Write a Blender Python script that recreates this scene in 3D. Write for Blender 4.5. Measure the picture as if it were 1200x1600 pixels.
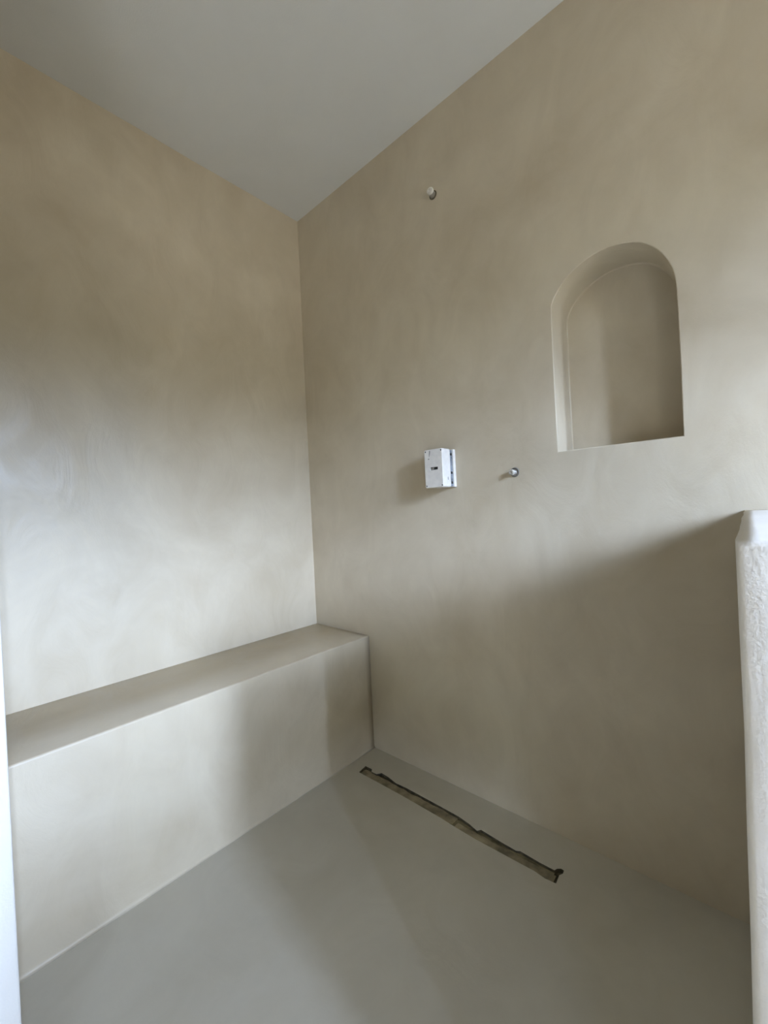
import bpy, bmesh, math
from mathutils import Vector, Matrix, noise

C = bpy.context.scene.collection
for m in list(bpy.data.objects): bpy.data.objects.remove(m)

# ------------------------------------------------------------------ dimensions (metres)
CEIL = 2.399            # ceiling height
BX, BZ = 0.3487, 0.4756 # bench depth and height
HWX0, HWX1, HWY, HWZ = 1.584, 1.760, -0.8013, 0.961   # half wall
STUB_X, STUB_Y0, STUB_Y1 = 0.654, -1.360, -1.1690     # white wall end on the left
XW = 2.95               # inner face of the window wall
YF = -3.40              # inner face of the wall behind the camera

# ------------------------------------------------------------------ helpers
def link(name, bm, mat, parent=None, kind=None, label=None, cat=None, smooth=False, loc=None):
    me = bpy.data.meshes.new(name)
    bmesh.ops.recalc_face_normals(bm, faces=bm.faces[:])
    bm.to_mesh(me); bm.free()
    for m in (mat if isinstance(mat, (list, tuple)) else [mat]): me.materials.append(m)
    if smooth:
        for p in me.polygons: p.use_smooth = True
    o = bpy.data.objects.new(name, me); C.objects.link(o)
    if parent is not None: o.parent = parent
    if loc is not None: o.location = loc
    if kind: o['kind'] = kind
    if label: o['label'] = label
    if cat: o['category'] = cat
    return o

def thing(name, label, cat, loc, group=None):
    o = bpy.data.objects.new(name, None); C.objects.link(o)
    o.empty_display_size = 0.02
    o.location = loc; o['label'] = label; o['category'] = cat
    if group: o['group'] = group
    return o

def box(bm, x0, x1, y0, y1, z0, z1):
    vs = [bm.verts.new((x, y, z)) for x in (x0, x1) for y in (y0, y1) for z in (z0, z1)]
    for f in ((0,1,3,2),(4,6,7,5),(0,4,5,1),(2,3,7,6),(0,2,6,4),(1,5,7,3)):
        bm.faces.new([vs[i] for i in f])
    return vs

def bevel_sharp(bm, w, seg=3, ang=0.6, sel=None):
    bm.normal_update()
    es = [e for e in bm.edges if len(e.link_faces) == 2 and e.calc_face_angle(0) > ang and (sel is None or sel(e))]
    bmesh.ops.bevel(bm, geom=es, offset=w, segments=seg, affect='EDGES', profile=0.5, clamp_overlap=True)

def fill(bm, loops):
    es = []
    for lp in loops:
        for i in range(len(lp)):
            a, b = lp[i], lp[(i+1) % len(lp)]
            es.append(bm.edges.get((a, b)) or bm.edges.new((a, b)))
    bmesh.ops.triangle_fill(bm, use_beauty=True, use_dissolve=False, edges=es)

def plate(outer, holes, to3, depth):
    """flat slab with openings: outlines in (u, v), to3(u, v, w) gives the place, w runs into the slab.
    holes: (outline, through depth or None for the full slab)"""
    bm = bmesh.new()
    fo = [bm.verts.new(to3(u, v, 0)) for u, v in outer]
    bo = [bm.verts.new(to3(u, v, depth)) for u, v in outer]
    fh, bh = [], []
    for ol, d in holes:
        a = [bm.verts.new(to3(u, v, 0)) for u, v in ol]
        b = [bm.verts.new(to3(u, v, depth if d is None else d)) for u, v in ol]
        fh.append(a)
        if d is None: bh.append(b)
        for i in range(len(a)):
            j = (i+1) % len(a)
            bm.faces.new((a[i], a[j], b[j], b[i]))
    for i in range(len(fo)):
        j = (i+1) % len(fo)
        bm.faces.new((fo[i], fo[j], bo[j], bo[i]))
    fill(bm, [fo] + fh); fill(bm, [bo] + bh)
    return bm

def rect(u0, u1, v0, v1): return [(u0, v0), (u1, v0), (u1, v1), (u0, v1)]

def tube(bm, p0, p1, r0, r1=None, n=24, cap0=True, cap1=True):
    r1 = r0 if r1 is None else r1
    p0, p1 = Vector(p0), Vector(p1); d = (p1-p0).normalized()
    a = d.orthogonal().normalized(); b = d.cross(a)
    R = []
    for p, r in ((p0, r0), (p1, r1)):
        R.append([bm.verts.new(p + r*(math.cos(t)*a + math.sin(t)*b)) for t in [2*math.pi*i/n for i in range(n)]])
    for i in range(n):
        j = (i+1) % n
        bm.faces.new((R[0][i], R[0][j], R[1][j], R[1][i]))
    if cap0: bm.faces.new(R[0])
    if cap1: bm.faces.new(R[1])

def lathe(bm, prof, axis0, d, n=28):
    """prof: (distance along d, radius) list"""
    p0, d = Vector(axis0), Vector(d).normalized()
    a = d.orthogonal().normalized(); b = d.cross(a)
    rings = []
    for t, r in prof:
        rings.append([bm.verts.new(p0 + d*t + r*(math.cos(q)*a + math.sin(q)*b)) for q in [2*math.pi*i/n for i in range(n)]])
    for k in range(len(rings)-1):
        for i in range(n):
            j = (i+1) % n
            bm.faces.new((rings[k][i], rings[k][j], rings[k+1][j], rings[k+1][i]))
    bm.faces.new(rings[0]); bm.faces.new(rings[-1])

# ------------------------------------------------------------------ materials
def new_mat(name):
    m = bpy.data.materials.new(name); m.use_nodes = True
    nt = m.node_tree; b = nt.nodes['Principled BSDF']
    return m, nt, b

def N(nt, t, **kw):
    n = nt.nodes.new(t)
    for k, v in kw.items(): setattr(n, k, v)
    return n

def plaster(name, c_lo, c_hi, rough=(0.42, 0.58), bump=0.12, fine=0.05, cloud=1.7, spec=0.5, grain=1.0):
    m, nt, b = new_mat(name); L = nt.links.new
    tc = N(nt, 'ShaderNodeTexCoord'); src = tc.outputs['Object']
    n1 = N(nt, 'ShaderNodeTexNoise'); n1.inputs['Scale'].default_value = cloud
    n1.inputs['Detail'].default_value = 5; n1.inputs['Roughness'].default_value = 0.55; n1.inputs['Distortion'].default_value = 0.6
    mp = N(nt, 'ShaderNodeMapping'); mp.inputs['Scale'].default_value = (1.0, 1.0, 0.6)
    n2 = N(nt, 'ShaderNodeTexNoise'); n2.inputs['Scale'].default_value = 7.0
    n2.inputs['Detail'].default_value = 6; n2.inputs['Roughness'].default_value = 0.6; n2.inputs['Distortion'].default_value = 1.2
    n3 = N(nt, 'ShaderNodeTexNoise'); n3.inputs['Scale'].default_value = 260*grain; n3.inputs['Detail'].default_value = 3
    L(src, n1.inputs['Vector']); L(src, mp.inputs['Vector']); L(mp.outputs[0], n2.inputs['Vector']); L(src, n3.inputs['Vector'])
    mix = N(nt, 'ShaderNodeMath', operation='MULTIPLY_ADD'); L(n2.outputs[0], mix.inputs[0])
    mix.inputs[1].default_value = 0.45; L(n1.outputs[0], mix.inputs[2])
    r = N(nt, 'ShaderNodeValToRGB')
    r.color_ramp.elements[0].position = 0.50; r.color_ramp.elements[0].color = (*c_lo, 1)
    r.color_ramp.elements[1].position = 0.95; r.color_ramp.elements[1].color = (*c_hi, 1)
    L(mix.outputs[0], r.inputs[0])
    L(r.outputs[0], b.inputs['Base Color'])
    rr = N(nt, 'ShaderNodeMapRange'); rr.inputs[1].default_value = 0.35; rr.inputs[2].default_value = 0.65
    rr.inputs[3].default_value = rough[0]; rr.inputs[4].default_value = rough[1]
    L(n2.outputs[0], rr.inputs[0]); L(rr.outputs[0], b.inputs['Roughness'])
    b.inputs['Specular IOR Level'].default_value = spec
    b1 = N(nt, 'ShaderNodeBump'); b1.inputs['Strength'].default_value = bump; b1.inputs['Distance'].default_value = 0.02
    b2 = N(nt, 'ShaderNodeBump'); b2.inputs['Strength'].default_value = fine; b2.inputs['Distance'].default_value = 0.002
    L(n2.outputs[0], b1.inputs['Height']); L(n3.outputs[0], b2.inputs['Height']); L(b1.outputs[0], b2.inputs['Normal'])
    L(b2.outputs[0], b.inputs['Normal'])
    return m

def plain(name, col, rough=0.5, metal=0.0, var=0.0, scale=40, bump=0.0):
    m, nt, b = new_mat(name); L = nt.links.new
    b.inputs['Roughness'].default_value = rough; b.inputs['Metallic'].default_value = metal
    tc = N(nt, 'ShaderNodeTexCoord'); n = N(nt, 'ShaderNodeTexNoise'); n.inputs['Scale'].default_value = scale; n.inputs['Detail'].default_value = 5
    L(tc.outputs['Object'], n.inputs['Vector'])
    r = N(nt, 'ShaderNodeValToRGB')
    r.color_ramp.elements[0].position = 0.35; r.color_ramp.elements[1].position = 0.65
    r.color_ramp.elements[0].color = (*[max(0, c*(1-var)) for c in col], 1)
    r.color_ramp.elements[1].color = (*[min(1, c*(1+var)) for c in col], 1)
    L(n.outputs[0], r.inputs[0]); L(r.outputs[0], b.inputs['Base Color'])
    if bump:
        bp = N(nt, 'ShaderNodeBump'); bp.inputs['Strength'].default_value = bump; bp.inputs['Distance'].default_value = 0.002
        L(n.outputs[0], bp.inputs['Height']); L(bp.outputs[0], b.inputs['Normal'])
    return m

M_WALL  = plaster('beige_plaster', (0.485, 0.408, 0.287), (0.635, 0.557, 0.417), rough=(0.32, 0.54))
M_LOW_BOUNCE   = plaster('raw_brown_render', (0.24, 0.185, 0.125), (0.30, 0.235, 0.165), rough=(0.7, 0.85))  # invented dark tone for an unseen wall, keeps bounce light low
M_FLOOR = plaster('grey_beige_microcement', (0.470, 0.435, 0.350), (0.560, 0.525, 0.435), rough=(0.29, 0.40), bump=0.05)
M_HALF  = plaster('rough_pale_plaster', (0.74, 0.69, 0.60), (0.82, 0.77, 0.68), rough=(0.6, 0.75), bump=0.10, fine=0.24, grain=1.1)
M_CEIL  = plaster('matt_white_ceiling', (0.71, 0.71, 0.68), (0.75, 0.75, 0.72), rough=(0.8, 0.9), bump=0.03, fine=0.15, spec=0.2)
M_WHITE = plaster('white_paint', (0.56, 0.53, 0.475), (0.60, 0.57, 0.515), rough=(0.5, 0.6), bump=0.03, fine=0.2)
M_BOX   = plain('white_plastic', (0.74, 0.70, 0.63), 0.4, var=0.05, scale=60)
M_BLUE  = plain('grey_blue_gasket', (0.185, 0.205, 0.225), 0.6, var=0.5, scale=70)
M_DARK  = plain('dark_recess', (0.02, 0.02, 0.018), 0.7)
M_MARK  = plain('dried_plaster_smear', (0.33, 0.32, 0.285), 0.8, var=0.2)
M_PIPE  = plain('pale_plastic_plug', (0.74, 0.72, 0.66), 0.45, var=0.05)
M_METAL = plain('dull_zinc', (0.42, 0.40, 0.36), 0.4, metal=0.6, var=0.15)
M_COLLAR = plain('dark_collar', (0.13, 0.12, 0.10), 0.5, var=0.2)
M_DULL  = plain('plaster_smeared_plug', (0.50, 0.46, 0.38), 0.7, var=0.15, scale=90)
M_OLIVE = plain('dirty_olive_channel', (0.20, 0.175, 0.10), 0.7, var=0.45, scale=35, bump=0.6)
M_FILM  = plain('dusty_protective_tape', (0.275, 0.235, 0.15), 0.6, var=0.4, scale=22, bump=0.5)
M_DARK_BROWN  = plain('dark_cut_edge', (0.085, 0.070, 0.040), 0.8, var=0.45, scale=60)  # dark brown, on the cut walls it paints in the recess shade
M_FRAME = plain('window_frame_paint', (0.7, 0.7, 0.68), 0.4)

# ------------------------------------------------------------------ room shell
# floor with the cut for the shower channel
drain = [(0.4193,-0.1599),(0.4123,-0.1172),(0.4460,-0.1165),(0.4560,-0.1290),(0.4817,-0.1272),(0.4929,-0.1108),(0.530,-0.1135),(0.574,-0.1225),(0.620,-0.1195),
         (0.6658,-0.1201),(0.7696,-0.1215),(0.8417,-0.1233),(0.885,-0.130),(0.917,-0.1396),(0.9247,-0.1283),(0.988,-0.1333),
         (1.0417,-0.1360),(1.052,-0.1300),(1.1093,-0.1335),(1.150,-0.1330),(1.153,-0.1240),(1.162,-0.1165),(1.170,-0.1180),(1.171,-0.1290),(1.165,-0.1400),(1.166,-0.1519),
         (1.1673,-0.1703),(1.1393,-0.1736),(1.110,-0.1690),(1.0788,-0.1694),(1.0066,-0.1703),(0.9281,-0.1712),(0.8548,-0.168),(0.80,-0.1640),
         (0.7408,-0.1622),(0.6151,-0.1597),(0.5072,-0.1599),(0.4387,-0.1605)]
DD = 0.015
bm = plate(rect(-0.15, XW+0.2, YF-0.2, 0.25), [(drain, DD)], lambda u, v, w: (u, v, -w), 0.12)
bm.normal_update()
for f in bm.faces:                                  # cut walls: shade of the recess put into a dark brown
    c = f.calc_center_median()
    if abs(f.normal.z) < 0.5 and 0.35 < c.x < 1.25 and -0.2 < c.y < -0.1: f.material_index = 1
link('floor', bm, (M_FLOOR, M_DARK_BROWN), kind='structure')

bm = bmesh.new(); box(bm, -0.15, XW+0.2, YF-0.2, 0.25, CEIL, CEIL+0.15)
link('ceiling', bm, M_CEIL, kind='structure')

# left wall, its hand-trowelled top wavers a little against the ceiling
bm = bmesh.new()
ny, nz = 68, 48
g = [[None]*(nz+1) for _ in range(ny+1)]
for i in range(ny+1):
    for k in range(nz+1):
        y = YF + (0-YF)*i/ny; z = CEIL*k/nz
        t = max(0, min(1, (z-1.6)/(CEIL-1.6))); t = t*t*(3-2*t)
        dx = 0.006*t*(0.5+0.5*noise.noise(Vector((y*6.5, z*2, 3.1)))) + 0.0035*t*max(0, noise.noise(Vector((y*16, z*8, 7))))
        g[i][k] = bm.verts.new((max(0, dx), y, z))
bk = [bm.verts.new(p) for p in ((-0.15, YF, 0), (-0.15, 0, 0), (-0.15, 0, CEIL), (-0.15, YF, CEIL))]
for i in range(ny):
    for k in range(nz):
        bm.faces.new((g[i][k], g[i+1][k], g[i+1][k+1], g[i][k+1]))
bm.faces.new(bk)
bm.faces.new([g[i][0] for i in range(ny+1)] + [bk[1], bk[0]])
bm.faces.new([g[i][nz] for i in range(ny+1)] + [bk[2], bk[3]])
bm.faces.new([g[0][k] for k in range(nz+1)] + [bk[3], bk[0]])
bm.faces.new([g[ny][k] for k in range(nz+1)] + [bk[2], bk[1]])
o = link('wall_left', bm, M_WALL, kind='structure', smooth=False)

# back wall with the arched niche
arch = [(1.1634,1.1445),(1.1627,1.2752),(1.1624,1.4157),(1.1627,1.5231),(1.1640,1.5720),(1.1720,1.5925),(1.1840,1.6105),(1.1970,1.6255),(1.2120,1.6388),(1.2280,1.6500),
        (1.2462,1.6595),(1.2650,1.6668),(1.2840,1.6718),(1.3020,1.6742),(1.3198,1.6748),(1.3390,1.6730),(1.3575,1.6688),(1.3780,1.6620),(1.3966,1.6525),(1.4090,1.6430),
        (1.4210,1.6315),(1.4320,1.6180),(1.4410,1.6040),(1.4490,1.5890),(1.4550,1.5750),(1.4605,1.5600),(1.4640,1.5440),(1.4660,1.5250),(1.4672,1.5000),(1.4680,1.4201),(1.4687,1.3110),(1.4684,1.1445)]
ND = 0.130
bm = plate(rect(0.0, XW, 0.0, CEIL), [(arch, ND+0.03)], lambda u, v, w: (u, w, v), 0.20)
for f in [f for f in bm.faces if all(0.5 < v.co.x < 2 and 1.1 < v.co.z < 1.7 for v in f.verts) and len(f.verts) == 4]:
    bm.faces.remove(f)
for e in [e for e in bm.edges if not e.link_faces]: bm.edges.remove(e)
for v in [v for v in bm.verts if not v.link_edges]: bm.verts.remove(v)
# soften the lip of the niche: short rounded edge, then the straight reveal belongs to the niche itself
wall_back = link('wall_back', bm, M_WALL, kind='structure')

def niche_mesh():
    bm = bmesh.new()
    cx = 1.3155; cz = 1.40
    prof = []                                   # (inset, depth): rounded lip, straight reveal, coved inner corner, back
    prof.append((0.0, 0.0))
    for q in (0.25, 0.5, 0.75, 1.0):
        prof.append((0.0025*math.sin(q*math.pi/2), 0.0025*(1-math.cos(q*math.pi/2))))
    r = 0.004
    for q in range(0, 7):
        a = q/6*math.pi/2
        prof.append((0.0025 + r*(1-math.cos(a)), ND - r + r*math.sin(a)))
    n = len(arch)
    # inward normals of the outline
    def inset(i, d):
        p = Vector(arch[i]); a = Vector(arch[i-1]); b = Vector(arch[(i+1) % n])
        t1 = (p-a).normalized(); t2 = (b-p).normalized()
        n1 = Vector((t1.y, -t1.x)); n2 = Vector((t2.y, -t2.x))
        mid = Vector((cx, cz))
        if n1.dot(mid-p) < 0: n1.negate()
        if n2.dot(mid-p) < 0: n2.negate()
        m = (n1+n2); m = m / max(0.3, m.dot(n1))
        return p + m*d
    rings = []
    for d, w in prof:
        ring = []
        for i in range(n):
            u, v = inset(i, d)
            ring.append(bm.verts.new((u, w, v)))
        rings.append(ring)
    for k in range(len(rings)-1):
        for i in range(n):
            j = (i+1) % n
            bm.faces.new((rings[k][i], rings[k][j], rings[k+1][j], rings[k+1][i]))
    fill(bm, [rings[-1]])
    # solid backing so that the recess has its own thickness
    bmesh.ops.recalc_face_normals(bm, faces=bm.faces[:])
    return bm
o = link('niche', niche_mesh(), M_WALL, parent=wall_back, label='arched niche with a round top sunk in the beige wall')
for p in o.data.polygons: p.use_smooth = len(p.vertices) == 4
bpy.context.view_layer.update()

# wall behind the camera and the window wall on the right
ZT = 1.86
OPENINGS = [(-1.071, -0.906, 0.95, ZT), (-1.4535, -1.3905, 0.95, ZT), (-0.43, -0.34, 0.95, ZT), (-3.3, -2.50, 0.15, 0.5)]  # first two follow the shadow edges, last two are added for fill light
bm = plate(rect(YF, 0.0, 0.0, CEIL), [(rect(*w), None) for w in OPENINGS], lambda u, v, w: (XW+w, u, v), 0.05)
link('wall_right', bm, M_WALL, kind='structure')
bm = plate(rect(0.0, XW, 0.0, CEIL), [], lambda u, v, w: (u, YF-w, v), 0.20)
link('wall_front', bm, M_LOW_BOUNCE, kind='structure')  # out of view, its brown is chosen to cut bounce light

def light_opening(n, outer, to3):
    u0, u1, v0, v1 = outer; t = 0.008
    bm = bmesh.new()
    a = [bm.verts.new(to3(u, v, 0.012)) for u, v in rect(u0, u1, v0, v1)]
    b = [bm.verts.new(to3(u, v, 0.012)) for u, v in rect(u0+t, u1-t, v0+t, v1-t)]
    c = [bm.verts.new(to3(u, v, 0.036)) for u, v in rect(u0, u1, v0, v1)]
    d = [bm.verts.new(to3(u, v, 0.036)) for u, v in rect(u0+t, u1-t, v0+t, v1-t)]
    for i in range(4):
        j = (i+1) % 4
        bm.faces.new((a[i], a[j], b[j], b[i])); bm.faces.new((c[i], c[j], d[j], d[i]))
        bm.faces.new((b[i], b[j], d[j], d[i])); bm.faces.new((a[i], a[j], c[j], c[i]))
    link('window_%d' % n, bm, M_FRAME, kind='structure')
for n, w in enumerate(OPENINGS): light_opening(n+1, w, lambda u, v, w_: (XW+w_, u, v))

# white wall end at the left of the opening
bm = bmesh.new(); box(bm, 0.0, STUB_X, STUB_Y0, STUB_Y1, 0.0, CEIL)
bevel_sharp(bm, 0.003, 2, sel=lambda e: abs(e.verts[0].co.x-STUB_X) < 1e-4 and abs(e.verts[1].co.x-STUB_X) < 1e-4 and abs(e.verts[0].co.z-e.verts[1].co.z) > 1)
link('wall_stub', bm, M_WHITE, kind='structure')

# half wall on the right: a little battered, with hand-rounded lumpy edges
bm = bmesh.new()
vs = box(bm, HWX0, HWX1, HWY, 0.0, 0.0, HWZ)
for v in bm.verts:
    if v.co.x < HWX0+0.01 and v.co.z < 0.1: v.co.x -= 0.008
for v in bm.verts:
    if v.co.x < HWX0+0.01: v.co.x -= 0.012*(1+v.co.y/0.80)
bevel_sharp(bm, 0.0055, 3, sel=lambda e: not any(abs(v.co.y) < 1e-4 and abs(w.co.y) < 1e-4 for v in e.verts for w in e.verts) and not (abs(e.verts[0].co.z) < 1e-4 and abs(e.verts[1].co.z) < 1e-4)
            and not (e.verts[0].co.y > -1e-4 and e.verts[1].co.y > -1e-4))
bmesh.ops.subdivide_edges(bm, edges=[e for e in bm.edges if e.calc_length() > 0.12], cuts=11, use_grid_fill=True)
bmesh.ops.triangulate(bm, faces=bm.faces[:])
for v in bm.verts:
    if v.co.y < -0.02 and 0.02 < v.co.z:
        p = v.co
        s = 0.0022*noise.noise(p*9.0) + 0.0012*noise.noise(p*26.0+Vector((5, 1, 2)))
        v.co.x += s
        if v.co.z < HWZ-0.03: v.co.y += 0.0018*noise.noise(p*11.0+Vector((9, 4, 1)))
link('wall_partition', bm, M_HALF, kind='structure', smooth=True)

# ------------------------------------------------------------------ built-in bench
bm = bmesh.new()
prof = [(0.0008, 0.0), (0.0008, BZ)]
r = 0.006
for q in range(0, 6):
    a = q/5*math.pi/2
    prof.append((BX-r+r*math.sin(a), BZ-r+r*math.cos(a)))
prof += [(BX, 0.012), (BX+0.0015, 0.005), (BX+0.006, 0.0)]
ys = [STUB_Y1 + (0-STUB_Y1)*i/40 for i in range(41)]
rows = []
for y in ys:
    k = max(0, min(1, (y+0.30)/0.30)); k = k*k
    row = []
    for x, z in prof:
        dx = dz = 0.0
        if x > 0.3 and z > 0.02:
            dx = 0.0012*noise.noise(Vector((y*7, z*3, 1.7)))
            if z > 0.4: dz = 0.0010*noise.noise(Vector((y*9, 2, 5))) - 0.003*k*max(0, (x-0.30)/0.05)
        row.append(bm.verts.new((x+dx, y, z+dz)))
    rows.append(row)
for i in range(len(rows)-1):
    for k in range(len(prof)):
        j = (k+1) % len(prof)
        bm.faces.new((rows[i][k], rows[i][j], rows[i+1][j], rows[i+1][k]))
bm.faces.new(rows[0]); bm.faces.new(rows[-1])
o = link('built_in_bench', bm, M_WALL, label='beige plastered built-in bench along the left wall of the shower', cat='bench')
for p in o.data.polygons:
    p.use_smooth = len(p.vertices) == 4

# ------------------------------------------------------------------ mixer box on the back wall
T = thing('junction_box', 'white rectangular box with dark slot screwed on the beige wall', 'box', (0.777, 0.0, 1.1353))
HW_, HH = 0.0375, 0.0655                        # half sizes of the cover
Dp = 0.078
def rbox(x0, x1, y0, y1, z0, z1, w=0.003, seg=3):
    bm = bmesh.new(); box(bm, x0, x1, y0, y1, z0, z1); bevel_sharp(bm, w, seg); return bm
link('base', rbox(-HW_-0.001, HW_+0.002, -0.0125, 0.0012, -HH, HH, 0.002), M_BOX, T)
bm = rbox(-HW_+0.003, HW_-0.0025, -0.0325, -0.0125, -HH+0.003, HH-0.003, 0.001, 1)
gk = link('gasket', bm, M_BLUE, T, label='grey blue strip between cover and base')
for zz in (-0.016, 0.047, -0.05):
    b2 = bmesh.new(); box(b2, HW_-0.003, HW_+0.0005, -0.026, -0.018, zz-0.004, zz+0.004); bevel_sharp(b2, 0.0012, 2)
    link('clip', b2, M_DARK, gk)
# cover: shell with softened edges and four screw holes
holes = [(sx*(HW_-0.0055), sz*(HH-0.0065)) for sx in (-1, 1) for sz in (-1, 1)]
def circ(cx, cz, r, n=14): return [(cx+r*math.cos(2*math.pi*i/n), cz+r*math.sin(2*math.pi*i/n)) for i in range(n)]
slot = rect(-0.0135, 0.0175, -0.005, 0.0045)
def rrect(x0, x1, z0, z1, r, n=4):
    out = []
    for cx, cz, a0 in ((x1-r, z1-r, 0), (x0+r, z1-r, 90), (x0+r, z0+r, 180), (x1-r, z0+r, 270)):
        for i in range(n+1):
            a = math.radians(a0+90*i/n); out.append((cx+r*math.cos(a), cz+r*math.sin(a)))
    return out
bm = bmesh.new()
lo = rrect(-HW_, HW_, -HH, HH, 0.005)
prof = [(0.0, 0.0315), (0.0, Dp-0.0025), (0.0007, Dp-0.0009), (0.0022, Dp)]
rings = []
for ins, d in prof:
    ring = []
    for (u, v) in lo:
        su = (abs(u)-ins)*(1 if u > 0 else -1); sv = (abs(v)-ins)*(1 if v > 0 else -1)
        ring.append(bm.verts.new((su, -d, sv)))
    rings.append(ring)
for k in range(len(rings)-1):
    for i in range(len(lo)):
        j = (i+1) % len(lo)
        bm.faces.new((rings[k][i], rings[k][j], rings[k+1][j], rings[k+1][i]))
hl = []
for ol, d in [(circ(cx, cz, 0.0031), 0.006) for cx, cz in holes] + [(slot, 0.008)]:
    a = [bm.verts.new((u, -Dp, v)) for u, v in ol]; b = [bm.verts.new((u, -Dp+d, v)) for u, v in ol]
    for i in range(len(a)):
        j = (i+1) % len(a); bm.faces.new((a[i], a[j], b[j], b[i]))
    hl.append(a)
fill(bm, [rings[-1]] + hl); bm.faces.new(rings[0])
cover = link('cover', bm, M_BOX, T)
for cx, cz in holes:
    bm = bmesh.new(); tube(bm, (cx, -Dp+0.0058, cz), (cx, -Dp+0.0015, cz), 0.0029, n=14)
    box(bm, cx-0.0017, cx+0.0017, -Dp+0.0010, -Dp+0.0015, cz-0.0003, cz+0.0003)
    link('screw', bm, M_DARK, T, label='dark screw sunk in a corner of the cover')
bm = bmesh.new(); box(bm, -0.0135, 0.0175, -Dp+0.004, -Dp+0.0079, -0.005, 0.0045)
sl = link('slot_insert', bm, M_DARK, T, label='dark slot in the middle of the cover')
bm = bmesh.new(); box(bm, -0.0035, 0.0015, -Dp-0.0004, -Dp+0.004, 0.0008, 0.0034)
box(bm, -0.0130, -0.0005, -Dp+0.0022, -Dp+0.004, -0.0036, 0.0012)
link('tongue', bm, M_METAL, sl)
# raised ring mark around the slot and a smear on the cover
bm = bmesh.new()
for a0 in range(20, 175, 12):
    a, b = math.radians(a0), math.radians(a0+12)
    p = [Vector((0.0015+0.013*math.cos(t), -Dp-0.0002, 0.004+0.017*math.sin(t))) for t in (a, b)]
    tube(bm, p[0], p[1], 0.0004, n=6)
link('raised_ring', bm, M_BOX, cover)
bm = bmesh.new()
pts = [(-0.012, 0.061, 0.0038), (-0.0125, 0.054, 0.0032), (-0.0145, 0.046, 0.0026), (-0.016, 0.040, 0.0010)]
va = [bm.verts.new((x-w, -Dp-0.0004, z)) for x, z, w in pts]; vb = [bm.verts.new((x+w*0.6, -Dp-0.0009, z)) for x, z, w in pts]
vc = [bm.verts.new((x, -Dp+0.0001, z)) for x, z, w in pts]
for i in range(3):
    bm.faces.new((va[i], vb[i], vb[i+1], va[i+1])); bm.faces.new((va[i], va[i+1], vc[i+1], vc[i])); bm.faces.new((vb[i+1], vb[i], vc[i], vc[i+1]))
bmesh.ops.create_icosphere(bm, subdivisions=2, radius=0.0028, matrix=Matrix.Translation((-0.0185, -Dp, 0.0335)) @ Matrix.Diagonal((1.2, 0.25, 0.8, 1)))
link('smear', bm, M_MARK, cover, label='grey plaster smear near the top of the cover')
bm = bmesh.new()
bmesh.ops.create_icosphere(bm, subdivisions=2, radius=0.004, matrix=Matrix.Translation((HW_, -0.048, -0.036)) @ Matrix.Diagonal((0.15, 0.8, 1.5, 1)))
link('smear', bm, M_MARK, cover, label='grey plaster smear on the side of the cover')

# ------------------------------------------------------------------ two capped pipe ends
def pipe_end(name, label, x, z, plug_r, length, tilt, ring_r, mats):
    t = thing(name, label, 'pipe', (x, 0.0, z))
    bm = bmesh.new()                                            # collar in the plaster
    n = 28
    rin, rw = ring_r, 0.0026
    R = []
    for i in range(n):
        q = 2*math.pi*i/n; row = []
        for k in range(8):
            p = 2*math.pi*k/8; rr = rin + rw*math.cos(p)
            row.append(bm.verts.new((rr*math.cos(q), -0.0008+rw*0.9*math.sin(p), rr*math.sin(q))))
        R.append(row)
    for i in range(n):
        for k in range(8):
            bm.faces.new((R[i][k], R[(i+1) % n][k], R[(i+1) % n][(k+1) % 8], R[i][(k+1) % 8]))
    link('collar', bm, mats[0], t, smooth=True)
    d = Vector(tilt).normalized()
    bm = bmesh.new()
    prof = [(-0.001, plug_r)]
    k = 0.004
    while k < length*0.55:
        prof += [(k, plug_r), (k+0.0008, plug_r*0.9), (k+0.0016, plug_r)]; k += 0.003
    prof.append((length*0.6, plug_r))
    lathe(bm, prof, (0, 0, 0), d)
    link('threaded_pipe', bm, mats[1], t)
    bm = bmesh.new()
    lathe(bm, [(length*0.6, plug_r*0.98), (length*0.62, plug_r*1.12), (length*0.92, plug_r*1.12), (length*0.98, plug_r*1.0), (length, plug_r*0.75), (length, plug_r*0.45), (length*0.9, plug_r*0.4)], (0, 0, 0), d)
    link('plug', bm, mats[2], t)
    return t
pipe_end('pipe_end', 'small white plugged pipe end high on the wall above the white box', 0.777, 2.106, 0.0105, 0.026, (0.10, -1, 0.15), 0.0130, (M_DARK_BROWN, M_METAL, M_PIPE))
pipe_end('pipe_end', 'small ringed pipe end on the wall between white box and arched niche', 1.031, 1.1000, 0.0080, 0.024, (-0.10, -1, -0.04), 0.0125, (M_COLLAR, M_METAL, M_DULL))

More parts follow.
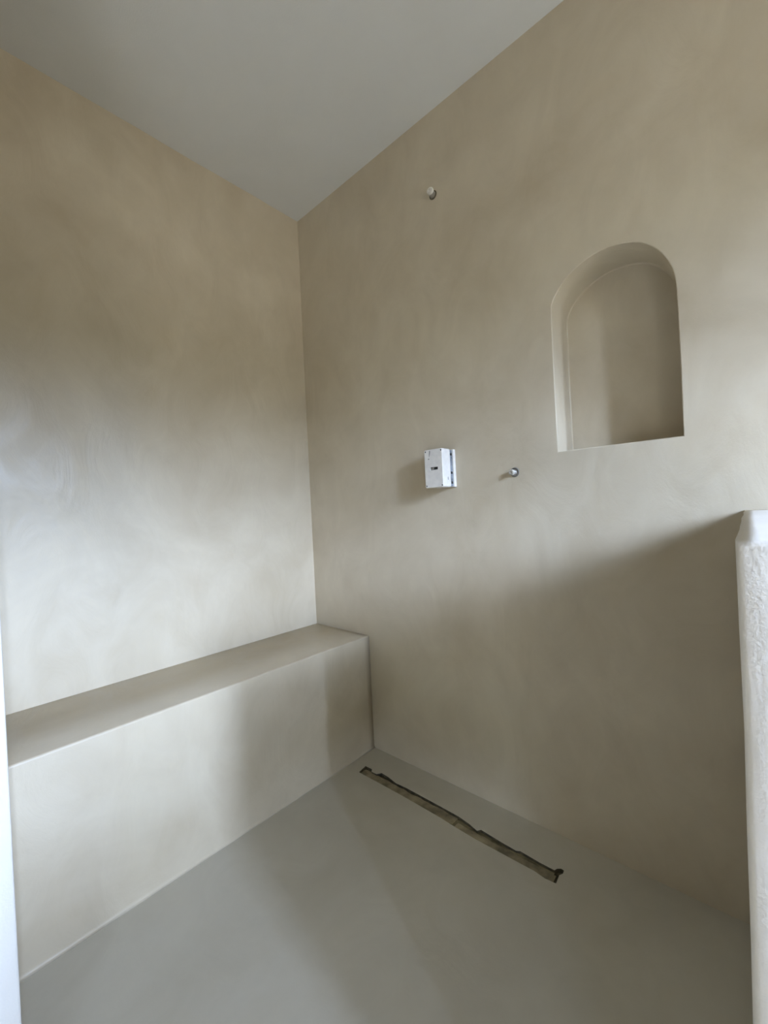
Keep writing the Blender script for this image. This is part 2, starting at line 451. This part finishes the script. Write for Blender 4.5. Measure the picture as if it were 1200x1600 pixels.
# ------------------------------------------------------------------ shower channel in the floor
T = thing('shower_drain', 'long narrow shower drain channel cut in floor beside the back wall', 'drain', (0.79, -0.142, -DD))
def inset_line(y0, y1, z, x0, x1, n, amp, seed, th=0.002):
    """crumpled strip between two rough edges (drain coordinates)"""
    bm = bmesh.new(); top, bot = [], []
    m = 6
    for i in range(n+1):
        x = x0 + (x1-x0)*i/n
        e0 = y0 + amp*noise.noise(Vector((x*24, seed, 0))); e1 = y1 + amp*noise.noise(Vector((x*24, seed+9, 0)))
        ra, rb = [], []
        for k in range(m+1):
            y = e0 + (e1-e0)*k/m
            zz = z + 0.0022*noise.noise(Vector((x*40, y*90, seed)))
            ra.append(bm.verts.new((x, y, zz))); rb.append(bm.verts.new((x, y, zz-th)))
        top.append(ra); bot.append(rb)
    for i in range(n):
        for k in range(m):
            bm.faces.new((top[i][k], top[i+1][k], top[i+1][k+1], top[i][k+1]))
            bm.faces.new((bot[i][k], bot[i][k+1], bot[i+1][k+1], bot[i+1][k]))
        bm.faces.new((top[i][0], bot[i][0], bot[i+1][0], top[i+1][0])); bm.faces.new((top[i][m], top[i+1][m], bot[i+1][m], bot[i][m]))
    bm.faces.new(top[0]+bot[0][::-1]); bm.faces.new(top[n]+bot[n][::-1])
    return bm
# tray filling the cut, same outline
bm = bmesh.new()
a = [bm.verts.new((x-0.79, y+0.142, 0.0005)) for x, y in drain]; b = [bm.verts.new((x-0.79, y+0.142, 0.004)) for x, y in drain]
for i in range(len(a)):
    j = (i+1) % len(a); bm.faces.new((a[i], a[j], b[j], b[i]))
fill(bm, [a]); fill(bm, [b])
link('channel', bm, M_DARK_BROWN, T, label='dark channel bottom showing at the cut edges')
link('tape', inset_line(-0.0172, 0.0165, 0.0098, -0.368, 0.05, 70, 0.0035, 2.0), M_FILM, T, label='dusty olive tape strip over the drain')
link('tape', inset_line(-0.0275, -0.0010, 0.0098, 0.060, 0.368, 60, 0.0035, 5.0), M_FILM, T, label='dusty olive tape strip at the right end of the drain')
link('grate', inset_line(-0.0215, 0.0120, 0.0078, -0.02, 0.36, 60, 0.003, 8.0), M_OLIVE, T)

# ------------------------------------------------------------------ daylight
w = bpy.data.worlds.new('daylight'); bpy.context.scene.world = w; w.use_nodes = True
nt = w.node_tree; L = nt.links.new
bg = nt.nodes['Background']
tc = N(nt, 'ShaderNodeTexCoord'); sp = N(nt, 'ShaderNodeSeparateXYZ'); L(tc.outputs['Generated'], sp.inputs[0])
cr = N(nt, 'ShaderNodeValToRGB')
mr = N(nt, 'ShaderNodeMapRange'); mr.inputs[1].default_value = -1; mr.inputs[2].default_value = 1
L(sp.outputs['Z'], mr.inputs[0]); L(mr.outputs[0], cr.inputs[0]); L(cr.outputs[0], bg.inputs['Color'])
SKY, HIGH, TREES, GROUND = 1.0, 0.25, 0.02, 0.066         # relative brightness of the bands outside
SKY_C, TREE_C, GROUND_C = (0.625, 0.80, 1.16), (0.75, 1.0, 0.75), (1.0, 0.95, 0.85)
e = cr.color_ramp.elements
def stop(pos, k, c):
    x = e.new((pos+1)/2); x.color = (c[0]*k, c[1]*k, c[2]*k, 1)
e[0].position = 0.0; e[0].color = (*[c*GROUND for c in GROUND_C], 1)
e[1].position = 1.0; e[1].color = (*[c*HIGH for c in SKY_C], 1)
stop(-0.10, GROUND, GROUND_C); stop(-0.02, TREES, TREE_C); stop(0.05, TREES, TREE_C)
stop(0.17, 0.5*SKY, SKY_C); stop(0.27, SKY, SKY_C); stop(0.36, SKY, SKY_C); stop(0.44, HIGH, SKY_C)
bg.inputs['Strength'].default_value = 297

def portal(name, loc, rot, sx, sy):
    d = bpy.data.lights.new(name, 'AREA'); d.shape = 'RECTANGLE'; d.size = sx; d.size_y = sy
    d.cycles.is_portal = True
    o = bpy.data.objects.new(name, d); C.objects.link(o); o.location = loc; o.rotation_euler = rot
for w_ in OPENINGS:
    portal('window_light', (XW+0.04, (w_[0]+w_[1])/2, (w_[2]+w_[3])/2), (0, math.radians(90), 0), w_[3]-w_[2], w_[1]-w_[0])

# ------------------------------------------------------------------ camera
cd = bpy.data.cameras.new('camera'); cam = bpy.data.objects.new('camera', cd); C.objects.link(cam)
cd.sensor_fit = 'VERTICAL'; cd.sensor_height = 36.0; cd.lens = 36.0*652/1600; cd.clip_start = 0.01
mx = Vector((-721, -33, -652)).normalized(); my = Vector((589, 31, -652)).normalized()
ex = -mx; up = ex.cross(my).normalized(); ey = up.cross(ex)
R = Matrix((ex, ey, up))                         # camera to world
cam.matrix_world = Matrix.Translation((1.600, -1.2513, 1.0)) @ R.to_4x4()
bpy.context.scene.camera = cam

vs = bpy.context.scene.view_settings
vs.view_transform = 'Standard'; vs.look = 'None'; vs.gamma = 1.0; vs.use_curve_mapping = False
vs.exposure = 0.0
